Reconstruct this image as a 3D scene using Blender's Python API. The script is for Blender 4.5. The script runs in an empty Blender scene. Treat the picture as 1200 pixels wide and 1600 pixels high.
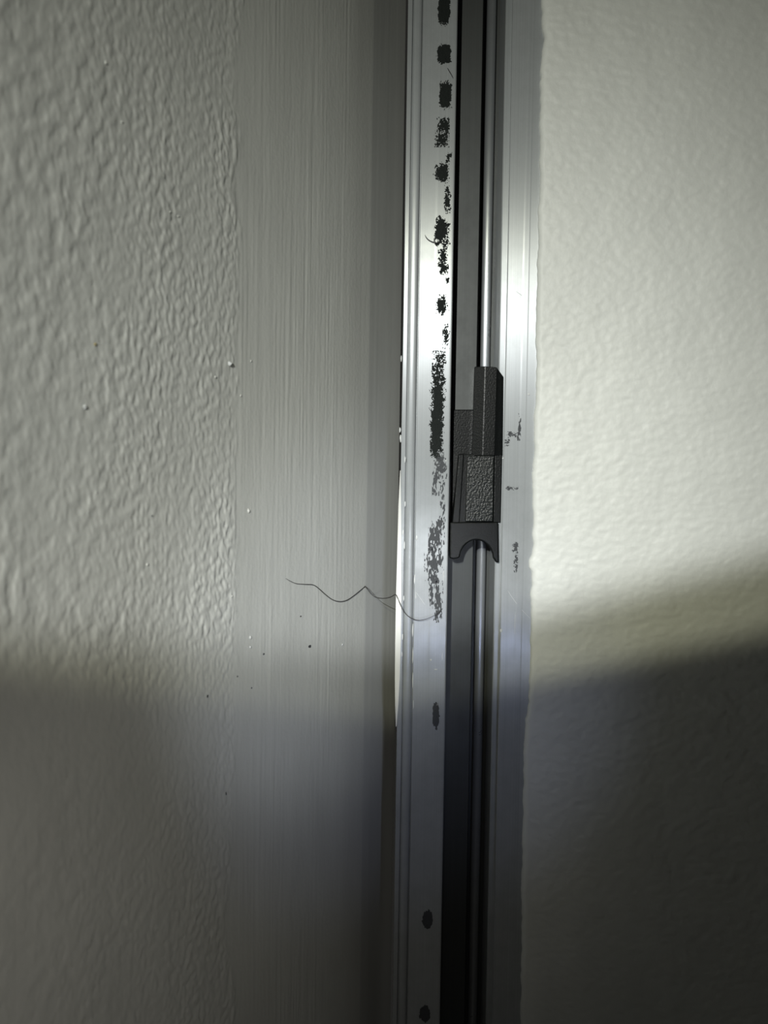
import bpy, bmesh, math, random
import numpy as np
from mathutils import Vector, Matrix

C = bpy.context.scene
COL = C.collection
MM = 0.001

# ------------------------------------------------------------------ camera
W, H, F = 1200.0, 1600.0, 1500.0            # focal length in pixels
D = 300 * MM
PITCH, ROLL = math.radians(2.4), math.radians(0.85)
cam_d = bpy.data.cameras.new('camera')
cam = bpy.data.objects.new('camera', cam_d)
COL.objects.link(cam)
cam_d.sensor_fit = 'VERTICAL'
cam_d.sensor_height = 24.0
cam_d.sensor_width = 18.0
cam_d.lens = F / H * 24.0
cam_d.clip_start = 0.005
cam_loc = Vector((0, -D * math.cos(PITCH), D * math.sin(PITCH)))
rot = Matrix.Rotation(math.radians(90) - PITCH, 4, 'X') @ Matrix.Rotation(ROLL, 4, 'Z')
cam.matrix_world = Matrix.Translation(cam_loc) @ rot
cam_d.dof.use_dof = True
cam_d.dof.focus_distance = 0.298
cam_d.dof.aperture_fstop = 11.0
C.camera = cam

# ------------------------------------------------------------------ world, lights, exposure
C.view_settings.view_transform = 'Standard'
C.view_settings.look = 'None'
C.view_settings.gamma = 1.0
C.view_settings.use_curve_mapping = False
C.view_settings.exposure = 0.0
w = bpy.data.worlds.new('world')
C.world = w
w.use_nodes = True
w.node_tree.nodes['Background'].inputs[0].default_value = (0.95, 0.93, 0.85, 1)
w.node_tree.nodes['Background'].inputs[1].default_value = 0.016


def spot(name, loc, target, power, color, size_deg, blend, radius):
    d = bpy.data.lights.new(name, 'SPOT')
    d.energy = power
    d.color = color
    d.spot_size = math.radians(size_deg)
    d.spot_blend = blend
    d.shadow_soft_size = radius
    o = bpy.data.objects.new(name, d)
    COL.objects.link(o)
    o.location = loc
    o.rotation_euler = (Vector(target) - Vector(loc)).to_track_quat('-Z', 'Y').to_euler()
    return o


def beam(o, fwd, right, up, sa, se, cut0, cut1, az0=0.0, lean=0.16):
    """beam pattern of a lamp, like an IES profile: soft sideways and upwards, cut off below like a dipped beam"""
    d = o.data
    d.use_nodes = True
    nt = d.node_tree
    em = nt.nodes['Emission']
    g = nt.nodes.new('ShaderNodeNewGeometry')

    def dot(v):
        n = nt.nodes.new('ShaderNodeVectorMath')
        n.operation = 'DOT_PRODUCT'
        nt.links.new(g.outputs['Incoming'], n.inputs[0])
        n.inputs[1].default_value = v
        return n.outputs['Value']

    def m(op, a, b=None):
        n = nt.nodes.new('ShaderNodeMath')
        n.operation = op
        for i, q in enumerate((a, b)):
            if q is None:
                continue
            if isinstance(q, (int, float)):
                n.inputs[i].default_value = q
            else:
                nt.links.new(q, n.inputs[i])
        return n.outputs[0]
    f = m('MAXIMUM', dot(fwd), 0.02)
    el = m('DIVIDE', dot(up), f)
    az = m('SUBTRACT', m('SUBTRACT', m('DIVIDE', dot(right), f), az0), m('MULTIPLY', el, lean))
    qa = m('DIVIDE', az, sa)
    qe = m('DIVIDE', el, se)
    e = m('ADD', m('MULTIPLY', qa, qa), m('MULTIPLY', qe, qe))
    ex = m('EXPONENT', m('MULTIPLY', e, -0.5))
    r = nt.nodes.new('ShaderNodeMapRange')
    r.interpolation_type = 'SMOOTHSTEP'
    r.inputs['From Min'].default_value = cut0
    r.inputs['From Max'].default_value = cut1
    nt.links.new(el, r.inputs['Value'])
    nt.links.new(m('MULTIPLY', ex, r.outputs['Result']), em.inputs['Strength'])


# a hand torch with two diodes, held to the left of and above the lens, its beam cut off below
def torch(name, loc, slx, sly, power, col, sa, se, c0, c1, az0):
    """slx, sly: slope of the lower edge of the beam along x and y"""
    f = Vector((0.222, 0.741, 0.222 * slx + 0.741 * sly)).normalized()
    up = Vector((-slx, -sly, 1)).normalized()
    o = spot(name, loc, Vector(loc) + f, power, col, 150, 0.1, 0.003)
    beam(o, f, f.cross(up), up, sa, se, c0, c1, az0)


torch('cool_torch', (-0.157, -0.743, 0.188), 0.245, -0.385, 21.0, (0.96, 0.985, 1.0), 0.112, 0.145, 0.008, 0.031, -0.042)
torch('warm_torch', (-0.157, -0.743, 0.233), 0.205, -0.435, 6.9, (1.0, 0.985, 0.70), 0.132, 0.19, -0.012, 0.003, -0.042)
# small bluish lamp low in front of the corner
P3 = (0.060, -0.25, -0.085)
spot('blue_lamp', P3, (0.000, 0.01, -0.050), 0.18, (0.57, 0.66, 1.0), 40, 1.0, 0.004)
# added fill spot standing in for light bounced into the corner
P4 = (0.055, -0.27, -0.03)
spot('corner_fill', P4, (-0.022, -0.012, -0.030), 0.50, (0.92, 0.96, 1.0), 30, 1.0, 0.01)
# added dim warm fill spot, brightens the near part of the left wall
spot('near_wall_fill', (-0.015, -0.255, -0.055), (-0.055, -0.080, -0.080), 0.165, (1.0, 0.945, 0.86), 72, 1.0, 0.03)

# ------------------------------------------------------------------ helpers
MW = Matrix.Translation(cam_loc) @ rot      # the pose of the photograph


def at(px, py, Y=0.0):
    """point of the plane y = Y (metres) seen at photo pixel px, py"""
    d = MW.to_3x3() @ Vector(((px - W / 2) / F, -(py - H / 2) / F, -1.0))
    t = (Y - cam_loc.y) / d.y
    return cam_loc + d * t


def at_plane(px, py, p0, n):
    d = MW.to_3x3() @ Vector(((px - W / 2) / F, -(py - H / 2) / F, -1.0))
    t = (Vector(p0) - cam_loc).dot(Vector(n)) / d.dot(Vector(n))
    return cam_loc + d * t


def link(name, mesh, mat=None, parent=None, smooth=False):
    o = bpy.data.objects.new(name, mesh)
    COL.objects.link(o)
    if mat:
        mesh.materials.append(mat)
    if parent:
        o.parent = parent
    if smooth:
        mesh.polygons.foreach_set('use_smooth', [True] * len(mesh.polygons))
    return o


def tag(o, label, cat, group=None):
    o['label'] = label
    o['category'] = cat
    if group:
        o['group'] = group


def from_bm(name, bm, mat, parent=None, smooth=False, bevel=0.0, angle=35):
    bmesh.ops.recalc_face_normals(bm, faces=bm.faces)
    me = bpy.data.meshes.new(name)
    bm.to_mesh(me)
    bm.free()
    o = link(name, me, mat, parent, smooth)
    if bevel:
        m = o.modifiers.new('edge', 'BEVEL')
        m.width = bevel
        m.segments = 3
        m.limit_method = 'ANGLE'
        m.angle_limit = math.radians(angle)
    if smooth:
        try:
            me.set_sharp_from_angle(angle=math.radians(angle))
        except Exception:
            pass
    return o


def extrude_z(pts, z0, z1):
    """closed x,y outline (mm) extruded along z (mm)"""
    bm = bmesh.new()
    a = [bm.verts.new((x * MM, y * MM, z0 * MM)) for x, y in pts]
    b = [bm.verts.new((x * MM, y * MM, z1 * MM)) for x, y in pts]
    n = len(pts)
    for i in range(n):
        j = (i + 1) % n
        bm.faces.new((a[i], a[j], b[j], b[i]))
    bm.faces.new(a[::-1])
    bm.faces.new(b)
    return bm


def extrude_y(pts, y0, y1):
    """closed x,z outline (mm) extruded in depth"""
    bm = bmesh.new()
    a = [bm.verts.new((x * MM, y0 * MM, z * MM)) for x, z in pts]
    b = [bm.verts.new((x * MM, y1 * MM, z * MM)) for x, z in pts]
    n = len(pts)
    for i in range(n):
        j = (i + 1) % n
        bm.faces.new((a[i], a[j], b[j], b[i]))
    bm.faces.new(a[::-1])
    bm.faces.new(b)
    return bm


def noise2(shape, du, dz, lu, lz, rng, band=0.0, ang=0.0):
    """gaussian filtered random field, unit variance; lu, lz are feature sizes in mm"""
    f = np.fft.rfft2(rng.standard_normal(shape))
    ku = np.fft.fftfreq(shape[0], du)[:, None]
    kz = np.fft.rfftfreq(shape[1], dz)[None, :]
    c, s = math.cos(ang), math.sin(ang)
    r2 = ((ku * c + kz * s) * lu) ** 2 + ((-ku * s + kz * c) * lz) ** 2
    g = np.exp(-2.2 * r2)
    if band:
        g = g * (1 - np.exp(-r2 * band))
    h = np.fft.irfft2(f * g, s=shape)
    return h / h.std()


# ------------------------------------------------------------------ materials
def new_mat(name):
    m = bpy.data.materials.new(name)
    m.use_nodes = True
    nt = m.node_tree
    return m, nt, nt.nodes['Principled BSDF']


def N(nt, typ, **kw):
    n = nt.nodes.new(typ)
    for k, v in kw.items():
        setattr(n, k, v)
    return n


def paint(name, col, rough, bump_scale, bump_d, spec=0.5, var=0.09):
    m, nt, p = new_mat(name)
    tc = N(nt, 'ShaderNodeTexCoord')
    n1 = N(nt, 'ShaderNodeTexNoise')
    n1.inputs['Scale'].default_value = 40
    n1.inputs['Detail'].default_value = 5
    mp = N(nt, 'ShaderNodeMapping')
    mp.inputs['Scale'].default_value = (3.0, 3.0, 1.0)
    nt.links.new(tc.outputs['Object'], mp.inputs['Vector'])
    nt.links.new(mp.outputs['Vector'], n1.inputs['Vector'])
    mx = N(nt, 'ShaderNodeMix', data_type='RGBA')
    mx.inputs['A'].default_value = (*[c * (1 - var) for c in col], 1)
    mx.inputs['B'].default_value = (*[min(1, c * (1 + var)) for c in col], 1)
    nt.links.new(n1.outputs['Fac'], mx.inputs['Factor'])
    nt.links.new(mx.outputs['Result'], p.inputs['Base Color'])
    p.inputs['Roughness'].default_value = rough
    p.inputs['Specular IOR Level'].default_value = spec
    n2 = N(nt, 'ShaderNodeTexNoise')
    n2.inputs['Scale'].default_value = bump_scale
    n2.inputs['Detail'].default_value = 6
    nt.links.new(tc.outputs['Object'], n2.inputs['Vector'])
    b = N(nt, 'ShaderNodeBump')
    b.inputs['Distance'].default_value = bump_d
    b.inputs['Strength'].default_value = 1.0
    nt.links.new(n2.outputs['Fac'], b.inputs['Height'])
    nt.links.new(b.outputs['Normal'], p.inputs['Normal'])
    return m


def metal(name, col, rough, aniso=0.9, streak=0.25, grime=0.0, metallic=0.28):
    m, nt, p = new_mat(name)
    p.inputs['Metallic'].default_value = metallic
    tc = N(nt, 'ShaderNodeTexCoord')
    mp = N(nt, 'ShaderNodeMapping')
    mp.inputs['Scale'].default_value = (2600, 2600, 6)
    nt.links.new(tc.outputs['Object'], mp.inputs['Vector'])
    n1 = N(nt, 'ShaderNodeTexNoise')
    n1.inputs['Scale'].default_value = 1.0
    n1.inputs['Detail'].default_value = 4
    nt.links.new(mp.outputs['Vector'], n1.inputs['Vector'])
    n2 = N(nt, 'ShaderNodeTexNoise')
    n2.inputs['Scale'].default_value = 160
    n2.inputs['Detail'].default_value = 8
    n2.inputs['Roughness'].default_value = 0.7
    nt.links.new(tc.outputs['Object'], n2.inputs['Vector'])
    mx = N(nt, 'ShaderNodeMix', data_type='RGBA')
    mx.inputs['A'].default_value = (*[c * (1 - streak) for c in col], 1)
    mx.inputs['B'].default_value = (*col, 1)
    nt.links.new(n1.outputs['Fac'], mx.inputs['Factor'])
    # blotchy oxide film
    rp = N(nt, 'ShaderNodeMapRange')
    rp.inputs['From Min'].default_value = 0.42
    rp.inputs['From Max'].default_value = 0.75
    rp.inputs['To Min'].default_value = 0.0
    rp.inputs['To Max'].default_value = 0.35 + grime
    nt.links.new(n2.outputs['Fac'], rp.inputs['Value'])
    mx2 = N(nt, 'ShaderNodeMix', data_type='RGBA')
    mx2.inputs['B'].default_value = (*[c * 0.55 for c in col], 1)
    nt.links.new(rp.outputs['Result'], mx2.inputs['Factor'])
    nt.links.new(mx.outputs['Result'], mx2.inputs['A'])
    nt.links.new(mx2.outputs['Result'], p.inputs['Base Color'])
    rr = N(nt, 'ShaderNodeMapRange')
    rr.inputs['To Min'].default_value = rough - 0.06
    rr.inputs['To Max'].default_value = rough + 0.10
    nt.links.new(n2.outputs['Fac'], rr.inputs['Value'])
    nt.links.new(rr.outputs['Result'], p.inputs['Roughness'])
    p.inputs['Anisotropic'].default_value = aniso
    tg = N(nt, 'ShaderNodeTangent', direction_type='RADIAL', axis='Z')
    nt.links.new(tg.outputs['Tangent'], p.inputs['Tangent'])
    b = N(nt, 'ShaderNodeBump')
    b.inputs['Distance'].default_value = 0.00002
    b.inputs['Strength'].default_value = 0.25
    nt.links.new(n1.outputs['Fac'], b.inputs['Height'])
    nt.links.new(b.outputs['Normal'], p.inputs['Normal'])
    return m


def plastic(name, col, rough, grain_scale, grain_d, spec=0.5):
    m, nt, p = new_mat(name)
    p.inputs['Base Color'].default_value = (*col, 1)
    p.inputs['Roughness'].default_value = rough
    p.inputs['Specular IOR Level'].default_value = spec
    tc = N(nt, 'ShaderNodeTexCoord')
    n = N(nt, 'ShaderNodeTexNoise')
    n.inputs['Scale'].default_value = grain_scale
    n.inputs['Detail'].default_value = 3
    nt.links.new(tc.outputs['Object'], n.inputs['Vector'])
    b = N(nt, 'ShaderNodeBump')
    b.inputs['Distance'].default_value = grain_d
    nt.links.new(n.outputs['Fac'], b.inputs['Height'])
    nt.links.new(b.outputs['Normal'], p.inputs['Normal'])
    return m


M_left = paint('left_wall_paint', (0.68, 0.69, 0.655), 0.37, 900, 0.00006)
M_trim = paint('reveal_paint', (0.665, 0.675, 0.65), 0.38, 500, 0.00002)
M_right = paint('right_wall_paint', (0.735, 0.75, 0.715), 0.50, 700, 0.00010)
M_alu = metal('aluminium', (0.49, 0.515, 0.53), 0.31)
M_rib = metal('aluminium_rib', (0.47, 0.495, 0.51), 0.32)
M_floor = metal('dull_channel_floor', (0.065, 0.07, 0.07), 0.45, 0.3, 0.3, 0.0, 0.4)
M_ridge = metal('channel_ridge_metal', (0.40, 0.42, 0.44), 0.28, 0.9, 0.25, 0.0, 0.6)
M_in = metal('channel_aluminium', (0.34, 0.36, 0.37), 0.34, 0.5, 0.3)
M_black = plastic('black_plastic', (0.006, 0.007, 0.007), 0.30, 1800, 0.00006, 0.25)
M_grain = plastic('grained_black_plastic', (0.008, 0.010, 0.009), 0.33, 1400, 0.00024, 0.35)
M_tar = plastic('black_residue', (0.012, 0.015, 0.014), 0.75, 2500, 0.0001, 0.2)
M_smear = plastic('grey_smear', (0.06, 0.064, 0.07), 0.6, 2500, 0.0001, 0.3)
M_white = paint('white_sealant', (0.86, 0.86, 0.83), 0.5, 600, 0.00002)
M_fleck = plastic('white_paint_fleck', (0.66, 0.68, 0.68), 0.4, 1500, 0.00005)
M_ochre = plastic('ochre_speck', (0.42, 0.36, 0.20), 0.6, 1500, 0.00005)
M_hair = plastic('dark_hair', (0.012, 0.010, 0.009), 0.35, 4000, 0.00001)

rng = np.random.default_rng(11)
random.seed(4)


def grid_mesh(name, P):
    """mesh from an array nu x nz x 3 of points"""
    nu, nz, _ = P.shape
    me = bpy.data.meshes.new(name)
    idx = np.arange(nu * nz).reshape(nu, nz)
    q = np.stack([idx[:-1, :-1], idx[1:, :-1], idx[1:, 1:], idx[:-1, 1:]], -1).reshape(-1, 4)
    me.vertices.add(nu * nz)
    me.vertices.foreach_set('co', P.astype(np.float32).ravel())
    me.loops.add(q.size)
    me.loops.foreach_set('vertex_index', q.astype(np.int32).ravel())
    me.polygons.add(len(q))
    me.polygons.foreach_set('loop_start', np.arange(0, q.size, 4, dtype=np.int32))
    me.polygons.foreach_set('use_smooth', np.ones(len(q), dtype=bool))
    me.update()
    me.validate()
    return me


# ------------------------------------------------------------------ left wall
A_L = math.radians(60)                                   # obliqueness of the left wall
L0 = np.array((-5.7, 8.0))                               # the crease, x, y in mm
L_dir = np.array((-math.cos(A_L), -math.sin(A_L)))
L_n = np.array((math.sin(A_L), -math.cos(A_L)))
DU, DZ = 0.25, 0.5
u = np.arange(0, 168, DU)
z = np.arange(-215, 200, DZ)
sh = (len(u), len(z))
U_ = u[:, None] + 0 * z[None, :]
peel = noise2(sh, DU, DZ, 2.3, 2.7, rng, band=1.2, ang=0.25) + 0.8 * noise2(sh, DU, DZ, 1.3, 1.6, rng, band=1.0, ang=-0.4)
coarse = noise2(sh, DU, DZ, 3.8, 4.6, rng, band=1.2, ang=0.2)
wq = np.clip((U_ - 85) / 60, 0, 0.75)
peel = np.tanh((peel * (1 - wq) + coarse * 1.5 * wq) * 0.85 + 0.2)
fine = noise2(sh, DU, DZ, 1.0, 1.3, rng)
broad = noise2(sh, DU, DZ, 14, 22, rng)
roll_streak = noise2(sh, DU, DZ, 1.3, 26, rng)
patchy = np.clip(0.7 + 0.5 * noise2(sh, DU, DZ, 8, 50, rng), 0.15, 2)
brush = (noise2(sh, DU, DZ, 1.0, 70, rng) * 0.55 + noise2(sh, DU, DZ, 0.8, 25, rng) * 0.35) * patchy + noise2(sh, DU, DZ, 2.2, 110, rng) * 0.3 + noise2(sh, DU, DZ, 0.8, 5, rng) * 0.34
edge_u = 67 + 1.2 * noise2(sh, DU, DZ, 400, 12, rng)
U = u[:, None] + 0 * z[None, :]
t = np.clip((U - edge_u + 2.0) / 4.0, 0, 1)
t = t * t * (3 - 2 * t)
gain = 0.75 + 0.25 * np.clip(broad, -1, 1)
hgt = t * (0.130 * peel * gain + 0.022 * fine + 0.03 * broad + 0.012 * roll_streak) + (1 - t) * (0.024 * brush)
ridge = np.exp(-((U - edge_u) / 1.1) ** 2) * np.clip(noise2(sh, DU, DZ, 1.0, 3.2, rng), 0, 2)
hgt = hgt + 0.07 * ridge + 0.05 * t
# brush work fades towards the crease
fade = np.clip(U / 22.0, 0.25, 1)
hgt = np.where(U < 60, hgt * fade, hgt)


def pad(u, z, h, us, z0, z1):
    uu = np.concatenate([u, us])
    zz = np.concatenate([[z0, (z0 + z[0]) / 2], z, [(z1 + z[-1]) / 2, z1]])
    hh = np.zeros((len(uu), len(zz)))
    hh[:len(u), 2:-2] = h
    return uu, zz, hh


uu, zz, hh = pad(u, z, hgt, np.array([180., 240, 400, 700]), -480., 480.)
P = np.zeros((len(uu), len(zz), 3))
P[..., 0] = L0[0] + L_dir[0] * uu[:, None] + L_n[0] * hh
P[..., 1] = L0[1] + L_dir[1] * uu[:, None] + L_n[1] * hh
P[..., 2] = zz[None, :]
wall_left = link('wall_left', grid_mesh('wall_left', P * MM), M_left)
wall_left['kind'] = 'structure'
wall_left['label'] = 'off white painted wall with orange peel texture left of the metal track'
LP0 = Vector((L0[0] * MM, L0[1] * MM, 0))
LN = Vector((L_n[0], L_n[1], 0))

# the smooth reveal between the crease and the track, turned further away
A_T = math.radians(64)
T_dir = np.array((math.cos(A_T), math.sin(A_T)))
T_n = np.array((math.sin(A_T), -math.cos(A_T)))
us = np.arange(-0.6, 24.01, 0.3)
zs = np.arange(-480, 481, 3.0)
sh = (len(us), len(zs))
hT = 0.006 * noise2(sh, 0.3, 3, 1.6, 200, rng)
rnd = np.where(us < 0.6, (us - 0.6) ** 2 * -0.10, 0)[:, None]
P = np.zeros((*sh, 3))
P[..., 0] = L0[0] + T_dir[0] * us[:, None] + T_n[0] * (hT + rnd)
P[..., 1] = L0[1] + T_dir[1] * us[:, None] + T_n[1] * (hT + rnd)
P[..., 2] = zs[None, :]
trim = link('trim_1', grid_mesh('trim_1', P[::-1] * MM), M_trim)
trim['kind'] = 'structure'
trim['label'] = 'smooth painted reveal strip between the left wall and the metal track'

# ------------------------------------------------------------------ right wall with its ragged skim edge
EDGE = [(-400, 856), (-100, 849), (0, 846.5), (40, 848), (62, 851), (80, 847), (110, 845), (180, 844.5), (260, 843), (285, 844.5), (330, 842),
        (400, 841), (430, 840), (520, 838), (600, 838), (690, 834.5), (735, 834), (738, 832.5), (760, 833.5), (800, 833), (850, 832.5), (868, 831), (875, 828.5),
        (886, 828), (892, 831.5), (915, 832), (922, 830), (965, 829.5), (1010, 829), (1060, 828), (1095, 827), (1103, 825.5), (1118, 824),
        (1124, 821.5), (1168, 820), (1178, 819), (1300, 818), (1390, 816.5), (1450, 816), (1600, 814), (2100, 805)]
A_R = math.radians(6)
R_front = -1.6
ez = np.array([at(x, y, 0).z / MM for y, x in EDGE])[::-1]
ex = np.array([at(x, y, -0.8 * MM).x / MM for y, x in EDGE])[::-1]
zr = np.arange(-215, 200, 0.5)
zr = np.concatenate([[-480, -300], zr, [300, 480]])
e = np.interp(zr, ez, ex)
jag = noise2((1, len(zr)), 1, 0.5, 0, 2.2, rng)[0] * 0.10 + noise2((1, len(zr)), 1, 0.5, 0, 7, rng)[0] * 0.10
e = e + jag
ur = np.concatenate([np.array([0, 0, 0.12, 0.35, 0.7, 1.1, 1.6]), np.arange(2.1, 86, 0.5), np.array([100, 160, 300, 600])])
dep = np.zeros(len(ur))
dep[:7] = [3.0, 1.15, 0.75, 0.42, 0.18, 0.05, 0.0]
sh = (len(ur), len(zr))
hr = 0.055 * np.tanh(noise2(sh, 0.5, 0.5, 3.2, 2.2, rng, band=1.0)) + 0.035 * noise2(sh, 0.5, 0.5, 9, 6, rng) + 0.022 * noise2(sh, 0.5, 0.5, 1.3, 1.0, rng)
hr = hr * np.clip(ur / 2.0, 0, 1)[:, None]
hr[-4:] = 0
P = np.zeros((*sh, 3))
xbase = e[None, :] + (ur[:, None]) * math.cos(A_R)
P[..., 0] = xbase
P[..., 1] = R_front - (xbase - 46) * math.tan(A_R) + dep[:, None] - hr
P[..., 2] = zr[None, :]
wall_right = link('wall_right', grid_mesh('wall_right', P * MM), M_right)
wall_right['kind'] = 'structure'
wall_right['label'] = 'pale painted wall with ragged plaster edge right of the metal track'

# ------------------------------------------------------------------ metal track
Z0, Z1 = -250, 235
track = bpy.data.objects.new('metal_track', None)
COL.objects.link(track)
track.location = (0, 0, 0)
tag(track, 'tall silver aluminium channel track with black residue dots fixed in the wall corner', 'track')


def prof(pts):
    return [(float(np.interp(x, [5.6, 19.85, 37.0, 54.0], [5.1, 20.3, 37.3, 54.3])), y) for x, y in pts]


# outer edge flange
from_bm('edge_flange', extrude_z(prof([(5.6, 0.1), (5.75, -0.05), (6.75, -0.05), (6.9, 0.1), (6.9, 3), (5.6, 3)]), Z0, Z1), M_alu, track)
from_bm('side_web', extrude_z(prof([(6.0, 3), (6.9, 3), (6.9, 24), (6.0, 24)]), Z0, Z1), M_floor, track)  # added backing, kept dark so little light bounces onto the reveal
# rounded rib with a groove on either side
rib = [(7.15, 2.5), (7.15, 0.35)]
for k in range(9):
    a = math.pi - math.pi * k / 8
    rib.append((8.45 + 1.2 * math.cos(a), 0.25 - 0.85 * math.sin(a)))
rib += [(9.7, 0.35), (9.7, 2.5)]
from_bm('rib', extrude_z(prof(rib), Z0, Z1), M_rib, track, smooth=True)
from_bm('groove_floor', extrude_z(prof([(6.9, 0.9), (10.05, 0.9), (10.05, 2.4), (6.9, 2.4)]), Z0, Z1), M_in, track)
# flat face, a hairline step, the lip of the channel
from_bm('face_strip', extrude_z(prof([(10.0, 0.2), (10.15, 0.0), (14.3, 0.0), (14.9, -0.05), (19.1, -0.06), (19.5, -0.02), (19.8, 0.3), (19.85, 1.6), (19.6, 1.8), (10.0, 1.8)]), Z0, Z1), M_alu, track)
# the channel behind: left cheek, floor with a step and a ridge, right cheek
from_bm('channel_floor', extrude_z(prof([(16.0, 1.8), (16.0, 9.0), (28.4, 9.0), (28.6, 9.3), (28.6, 18.5), (30.4, 18.5), (30.4, 17.6), (33.6, 17.6), (33.6, 18.8), (37.0, 18.8), (37.0, 21), (14.5, 21), (14.5, 1.8)]), Z0, Z1), M_floor, track)
rdg = [(30.4, 17.8)]
for k in range(13):
    a = math.pi - math.pi * k / 12
    rdg.append((32.0 + 1.55 * math.cos(a), 16.9 - 1.7 * math.sin(a)))
rdg.append((33.55, 18.0))
from_bm('channel_ridge', extrude_z(prof(rdg), Z0, Z1), M_ridge, track, smooth=True)
from_bm('channel_cheek', extrude_z(prof([(37.0, 1.2), (37.0, 3.0), (35.3, 3.0), (35.0, 3.3), (35.0, 18.8), (38.3, 18.8), (38.3, 1.2)]), Z0, Z1), M_rib, track)
from_bm('wall_flange', extrude_z(prof([(36.75, 0.25), (37.0, 0.0), (41.4, 0.0), (41.9, -0.05), (43.3, -0.05), (43.6, 0.0), (54, 0.0), (54, 1.6), (38.3, 1.6), (36.75, 1.0)]), Z0, Z1), M_alu, track)

# sliver of white sealant squeezed out beside the edge flange
bm = bmesh.new()
SL = [(735, 625.2, 626.0), (790, 622.5, 626.6), (860, 620.8, 627.2), (940, 618.6, 627.0), (1000, 617.6, 626.4), (1060, 617.0, 624.6), (1100, 617.4, 622.5), (1135, 618.4, 619.8)]
rows = []
for y, xa, xb in SL:
    a, b = at(xa, y, -0.0001), at(xb, y, -0.0004)
    rows.append([bm.verts.new(p) for p in (a + Vector((0, 0.0022, 0)), a, (a + b) / 2 + Vector((0, -0.0002, 0)), b, b + Vector((0, 0.0022, 0)))])
for r0, r1 in zip(rows, rows[1:]):
    for k in range(4):
        bm.faces.new((r0[k], r0[k + 1], r1[k + 1], r1[k]))
    bm.faces.new((r0[4], r0[0], r1[0], r1[4]))
bm.faces.new(rows[0])
bm.faces.new(rows[-1][::-1])
o = from_bm('sealant_bead', bm, M_white, track, smooth=True)
o['label'] = 'bright white sealant sliver'


# ragged patches of black residue, cell by cell
def patch(name, px, py, pw, ph, rag, seed, mat, Y=-0.06, cell=0.09, thick=0.06, power=4.0, tall=1.0):
    r = np.random.default_rng(seed)
    c = at(px, py, Y * MM)
    wmm, hmm = pw * 0.2, ph * 0.2
    nx, nz = int(wmm * 1.5 / cell) + 4, int(hmm * 1.3 / cell) + 4
    xs = (np.arange(nx) - (nx - 1) / 2) * cell
    zs = (np.arange(nz) - (nz - 1) / 2) * cell
    big = max(nx, nz, 48)
    n = noise2((big * 2, big * 2), cell, cell, 1.0, 1.3 * tall, r)[:nx, :nz] * 0.5 + noise2((big * 2, big * 2), cell, cell, 0.32, 0.36 * tall, r)[:nx, :nz] * 0.7
    d = (np.abs(xs[:, None]) / (wmm / 2)) ** power + (np.abs(zs[None, :]) / (hmm / 2)) ** power
    d = d ** (1 / power)
    mask = d + n * rag < 1.0
    top = n * 0.03 + thick
    bm = bmesh.new()
    vt, vb = {}, {}

    def V(i, j, t_):
        dd = vt if t_ else vb
        if (i, j) not in dd:
            x_, z_ = (i - nx / 2) * cell, (j - nz / 2) * cell
            jx = (math.sin(i * 12.9 + j * 78.2 + seed) * 43758.5 % 1 - 0.5) * cell * 0.6
            jz = (math.sin(i * 39.3 + j * 11.1 + seed) * 24634.6 % 1 - 0.5) * cell * 0.6
            hh_ = float(top[min(i, nx - 1), min(j, nz - 1)]) if t_ else 0.0
            dd[(i, j)] = bm.verts.new((c.x + (x_ + jx) * MM, c.y - max(hh_, 0.02 if t_ else 0) * MM, c.z + (z_ + jz) * MM))
        return dd[(i, j)]
    for i in range(nx):
        for j in range(nz):
            if not mask[i, j]:
                continue
            bm.faces.new((V(i, j, 1), V(i + 1, j, 1), V(i + 1, j + 1, 1), V(i, j + 1, 1)))
            for di, dj, e0, e1 in ((-1, 0, (i, j), (i, j + 1)), (1, 0, (i + 1, j), (i + 1, j + 1)), (0, -1, (i, j), (i + 1, j)), (0, 1, (i, j + 1), (i + 1, j + 1))):
                a_, b_ = i + di, j + dj
                if 0 <= a_ < nx and 0 <= b_ < nz and mask[a_, b_]:
                    continue
                bm.faces.new((V(*e0, 0), V(*e1, 0), V(*e1, 1), V(*e0, 1)))
    if not bm.faces:
        bm.free()
        return None
    return from_bm(name, bm, mat, track)


PATCHES = [(694, 14, 18, 46, .10), (694, 85, 20, 28, .10), (696, 148, 18, 38, .12), (692, 196, 13, 20, .55), (690, 216, 15, 20, .55), (701, 246, 6, 11, .5), (691, 270, 20, 26, .22),
           (698, 297, 6, 10, .5), (699, 316, 8, 26, .45), (690, 362, 20, 40, .22), (692, 400, 10, 18, .5), (693, 417, 12, 18, .45),
           (700, 436, 5, 10, .6), (690, 477, 15, 25, .32), (697, 512, 5, 10, .7), (697, 530, 7, 22, .75), (686, 575, 14, 40, .75),
           (684, 632, 18, 84, .26), (682, 682, 18, 60, .22)]
for i, (px, py, pw, ph, rag) in enumerate(PATCHES):
    patch('residue_patch', px, py, pw, ph, rag, 100 + i, M_tar)
SMEARS = [(690, 728, 11, 36, 1.0, -.06), (682, 748, 8, 40, 1.0, -.06), (691, 795, 6, 64, .85, -.06), (682, 838, 16, 40, .8, -.06), (678, 884, 20, 42, .7, -.06), (676, 925, 8, 40, .9, -.06), (684, 940, 10, 50, .9, -.06),
          (681, 1118, 12, 40, .10, -.06), (668, 1437, 17, 30, .08, -.06), (664, 1584, 18, 28, .08, -.06),
          (812, 664, 4, 36, .6, -.05), (800, 679, 14, 6, .8, -.02), (793, 690, 5, 10, .7, -.02), (800, 763, 12, 4, .8, -.02), (806, 858, 8, 16, .6, -.02), (807, 878, 5, 24, .7, -.02)]
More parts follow.
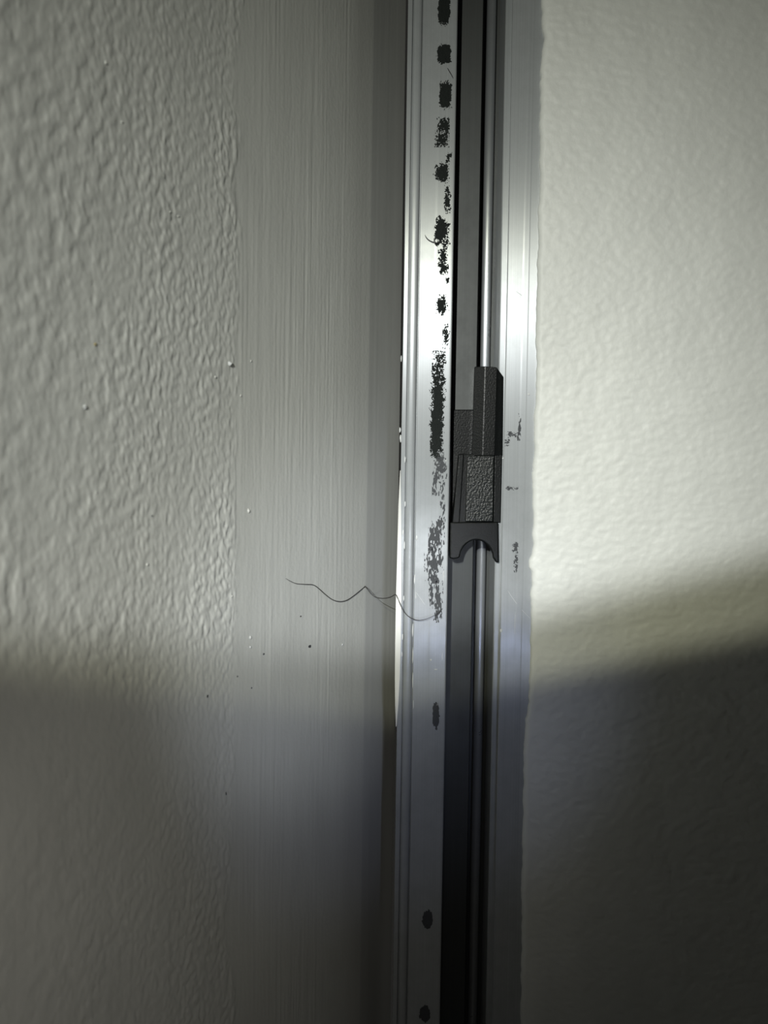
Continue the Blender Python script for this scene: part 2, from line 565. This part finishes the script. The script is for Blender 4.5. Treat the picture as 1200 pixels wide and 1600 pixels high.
for i, (px, py, pw, ph, rag, Y) in enumerate(SMEARS):
    o = patch('smear_patch', px, py, pw, ph, rag, 300 + i, M_smear, Y=Y, thick=0.04, power=2.0, tall=2.6 if ph > 25 else 1.0)
    if o:
        o['label'] = 'smudged grey residue'


# ------------------------------------------------------------------ small lumps: paint flecks, nibs, crumbs
def lump(name, p, n, rx, rz, hgt_, mat, parent, seed):
    r = random.Random(seed)
    bm = bmesh.new()
    bmesh.ops.create_icosphere(bm, subdivisions=2, radius=1.0)
    q = Vector(n).to_track_quat('-Y', 'Z').to_matrix()
    for v in bm.verts:
        k = 1 + r.uniform(-0.22, 0.22)
        c = Vector((v.co.x * rx, v.co.y * hgt_, v.co.z * rz)) * k * MM
        v.co = Vector(p) + q @ c
    return from_bm(name, bm, mat, parent, smooth=True)


FLECKS = [(627, 560, .2, .9), (625, 672, .25, .8), (626, 685, .3, 1.1), (633, 718, .2, 1.0), (639, 755, .2, 1.0), (633, 788, .22, .9), (630, 832, .25, .8), (651, 840, .3, .8), (632, 852, .22, 1.3), (648, 905, .25, 1.6),
          (631, 935, .22, .8), (629, 995, .22, .9), (628, 1022, .2, .8), (645, 985, .2, 2.2), (645, 1025, .2, 2.6), (645, 1062, .2, 2.4), (646, 1100, .15, 1.6), (673, 1031, .35, .35), (681, 1046, .5, .2),
          (826, 616, .38, .38), (833, 733, .2, .6), (786, 716, .25, .25), (783, 985, .3, .6), (644, 700, .15, .8), (650, 930, .15, 1.0), (697, 720, .15, .4), (691, 1026, .12, 1.2), (693, 900, .12, 1.5)]
for i, (px, py, rx, rz) in enumerate(FLECKS):
    lump('paint_fleck', at(px, py, -0.0001), (0, -1, 0), rx, rz, 0.14, M_fleck, track, i)['label'] = 'white paint fleck'

NIBS = [('paint_nib', 358, 568, .75, .75, 1.1, M_fleck), ('paint_nib', 132, 636, .55, .6, .5, M_fleck), ('paint_nib', 148, 538, .5, .5, .4, M_ochre), ('paint_nib', 388, 798, .4, .7, .5, M_left),
        ('paint_nib', 336, 589, .35, .4, .35, M_left), ('paint_nib', 165, 98, .45, .6, .45, M_left), ('paint_nib', 190, 191, .4, .4, .35, M_left), ('paint_nib', 391, 996, .35, .5, .4, M_fleck), ('paint_nib', 391, 1011, .35, .4, .4, M_fleck),
        ('paint_nib', 535, 1007, .45, .45, .3, M_fleck), ('paint_nib', 362, 932, .3, .5, .4, M_left), ('paint_nib', 376, 618, .3, .4, .3, M_left), ('paint_nib', 265, 331, .4, .4, .35, M_left),
        ('paint_nib', 392, 564, .3, .4, .3, M_left), ('paint_nib', 278, 338, .4, .35, .3, M_left), ('paint_nib', 230, 882, .4, .4, .3, M_left), ('paint_nib', 150, 770, .35, .5, .3, M_left),
        ('dirt_speck', 470, 963, .45, .3, .15, M_tar), ('dirt_speck', 484, 1010, .9, .55, .2, M_smear), ('dirt_speck', 412, 1022, .55, .35, .2, M_smear), ('dirt_speck', 324, 1088, .25, .5, .2, M_tar),
        ('dirt_speck', 353, 1240, .2, .6, .2, M_tar), ('dirt_speck', 371, 1057, .3, .3, .2, M_smear), ('dirt_speck', 237, 806, .25, .25, .2, M_smear), ('dirt_speck', 393, 1075, .3, .3, .2, M_smear)]
for i, (nm, px, py, rx, rz, hg, mt) in enumerate(NIBS):
    p = at_plane(px, py, LP0, LN)
    if px < 362:
        p = p + LN * 0.08 * MM
    lump(nm, p, LN, rx * 0.8, rz * 0.8, hg * 0.7, mt, wall_left, 50 + i)['label'] = {'paint_nib': 'raised nib in the paint', 'dirt_speck': 'dark speck stuck to the paint'}[nm]

# ------------------------------------------------------------------ black plastic stop inside the channel
stop = bpy.data.objects.new('track_stop', None)
COL.objects.link(stop)
tag(stop, 'black plastic stop with grained face and arched foot inside the metal track', 'track stop')


def outline(pxs, Y):
    return [(p.x / MM, p.z / MM) for p in (at(x, y, Y * MM) for x, y in pxs)]


# upper bar: three long facets, chamfered at the top right
bm = bmesh.new()
YF = 5.0
cols_top = [(741, 574, 8.8), (741.5, 573, 3.0), (758, 572, 1.6), (776, 573, 1.6), (787, 589, 2.5), (786.5, 589, 2.9)]
cols_bot = [(736.5, 712, 8.8), (737, 712, 3.0), (754, 712, 1.6), (772, 712, 1.6), (785.5, 712, 2.5), (785, 712, 2.9)]
ta = [bm.verts.new(at(x, y, Y * MM)) for x, y, Y in cols_top]
ba = [bm.verts.new(at(x, y, Y * MM)) for x, y, Y in cols_bot]
for k in range(5):
    bm.faces.new((ta[k], ta[k + 1], ba[k + 1], ba[k]))
bm.faces.new((ta[5], ta[0], ba[0], ba[5]))
bm.faces.new(ta)
bm.faces.new(ba)
from_bm('upper_bar', bm, M_black, stop, bevel=0.00025, angle=20)
# dark spine running up behind the bar
from_bm('back_spine', extrude_y(outline([(707, 640), (745, 640), (742, 812), (705, 812)], 7.5), 7.2, 8.95), M_black, stop, bevel=0.0004)
# middle block: frame rails and grained panel
from_bm('body', extrude_y(outline([(716, 709), (773, 709), (771, 818), (706, 818), (712, 760)], 3), 2.7, 8.9), M_black, stop, bevel=0.0003)
o = from_bm('grip_panel', extrude_y(outline([(730, 712), (772, 712), (770, 815), (727, 815)], 2), 1.5, 2.8), M_grain, stop, bevel=0.0003)
o['label'] = 'coarse grained panel'
from_bm('side_rail', extrude_y(outline([(717, 710), (725, 710), (718, 817), (707, 817)], 2), 2.0, 2.8), M_black, stop, bevel=0.0003)
from_bm('side_rail', extrude_y(outline([(773, 710), (785, 710), (782.5, 817), (771, 817)], 2), 2.2, 2.9), M_black, stop, bevel=0.0003)
# arched foot
foot = [(703, 816), (779, 816), (780, 880), (775, 879)]
for k in range(15):
    a = math.radians(4 + 172 * k / 14)
    foot.append((744.5 + 26 * math.cos(a), 874 - 30 * math.sin(a)))
foot += [(709, 874), (702, 872)]
from_bm('arched_foot', extrude_y(outline(foot, 1.2), 1.2, 2.9), M_black, stop, bevel=0.0005, angle=30)


# ------------------------------------------------------------------ hair and loose fibres
def strand(name, pts, rad, mat, res=6, sides=6, parent=None):
    """a thin tapering tube through the points (Catmull-Rom)"""
    P_ = [Vector(p) for p in pts]
    P_ = [P_[0] * 2 - P_[1]] + P_ + [P_[-1] * 2 - P_[-2]]
    path = []
    for i in range(1, len(P_) - 2):
        p0, p1, p2, p3 = P_[i - 1:i + 3]
        for k in range(res):
            t_ = k / res
            path.append(0.5 * ((2 * p1) + (p2 - p0) * t_ + (2 * p0 - 5 * p1 + 4 * p2 - p3) * t_ ** 2 + (3 * p1 - p0 - 3 * p2 + p3) * t_ ** 3))
    path.append(P_[-2])
    bm = bmesh.new()
    rings = []
    for i, p in enumerate(path):
        tn = (path[min(i + 1, len(path) - 1)] - path[max(i - 1, 0)]).normalized()
        a_ = tn.cross(Vector((0, 1, 0)))
        a_ = a_.normalized() if a_.length > 1e-4 else Vector((1, 0, 0))
        b_ = tn.cross(a_)
        r_ = rad * MM * (0.45 + 0.55 * min(1, 6 * min(i, len(path) - 1 - i) / len(path)))
        rings.append([bm.verts.new(p + (a_ * math.cos(6.2832 * k / sides) + b_ * math.sin(6.2832 * k / sides)) * r_) for k in range(sides)])
    for r0, r1 in zip(rings, rings[1:]):
        for k in range(sides):
            bm.faces.new((r0[k], r0[(k + 1) % sides], r1[(k + 1) % sides], r1[k]))
    bm.faces.new(rings[0])
    bm.faces.new(rings[-1][::-1])
    return from_bm(name, bm, mat, parent, smooth=True)


hp = []
for x, y in [(446, 904), (453, 908), (463, 912), (476, 913), (489, 914), (498, 920), (508, 929), (519, 937), (530, 940), (541, 938), (552, 931), (562, 923), (569, 917)]:
    p = at_plane(x, y, LP0, LN)
    hp.append(p + LN * 0.14 * MM)
for x, y, Y in [(571, 916, 5.5), (574, 920, 5.5), (582, 930, 5.5), (590, 934, 5), (600, 935, 4), (610, 933, 2.5), (618, 929, 0.5), (621, 934, -1.0), (627, 948, -1.5), (633, 958, -1.6), (641, 965, -1.7), (652, 969, -1.8), (663, 968, -1.8), (674, 964, -1.7), (683, 959, -1.3), (690, 954, -.6)]:
    hp.append(at(x, y, Y * MM))
h = strand('hair_strand', hp, 0.13, M_hair)
tag(h, 'long wavy dark hair lying across the left wall onto the metal track', 'hair')
h = strand('lint_fibre', [at(x, y, -0.0005) for x, y in [(664, 367), (666, 371), (670, 375), (676, 378), (684, 379.5), (690, 379)]], 0.13, M_hair)
tag(h, 'short curved dark fibre beside a large residue dot high on the metal track', 'fibre', 'loose dark fibres')
h = strand('lint_fibre', [at(x, y, -0.0005) for x, y in [(699, 106), (702, 111), (705, 116), (708, 122)]], 0.11, M_hair)
tag(h, 'tiny straight dark fibre between two smooth residue dots at the track top', 'fibre', 'loose dark fibres')

# pale scratches in the metal
for pts in ([(793, 922), (800, 933), (812, 949), (829, 967)], [(650, 925), (657, 935), (664, 945)], [(805, 955), (804.5, 975), (804, 992)], [(809, 980), (808.5, 1010), (808, 1040)],
            [(686, 58), (694, 60), (702, 57)], [(684, 68), (692, 66), (703, 67)], [(806, 455), (813, 460), (821, 466)]):
    strand('scratch', [at(x, y, 0.00002) for x, y in pts], 0.07, M_fleck, parent=track)['label'] = 'pale scratch'
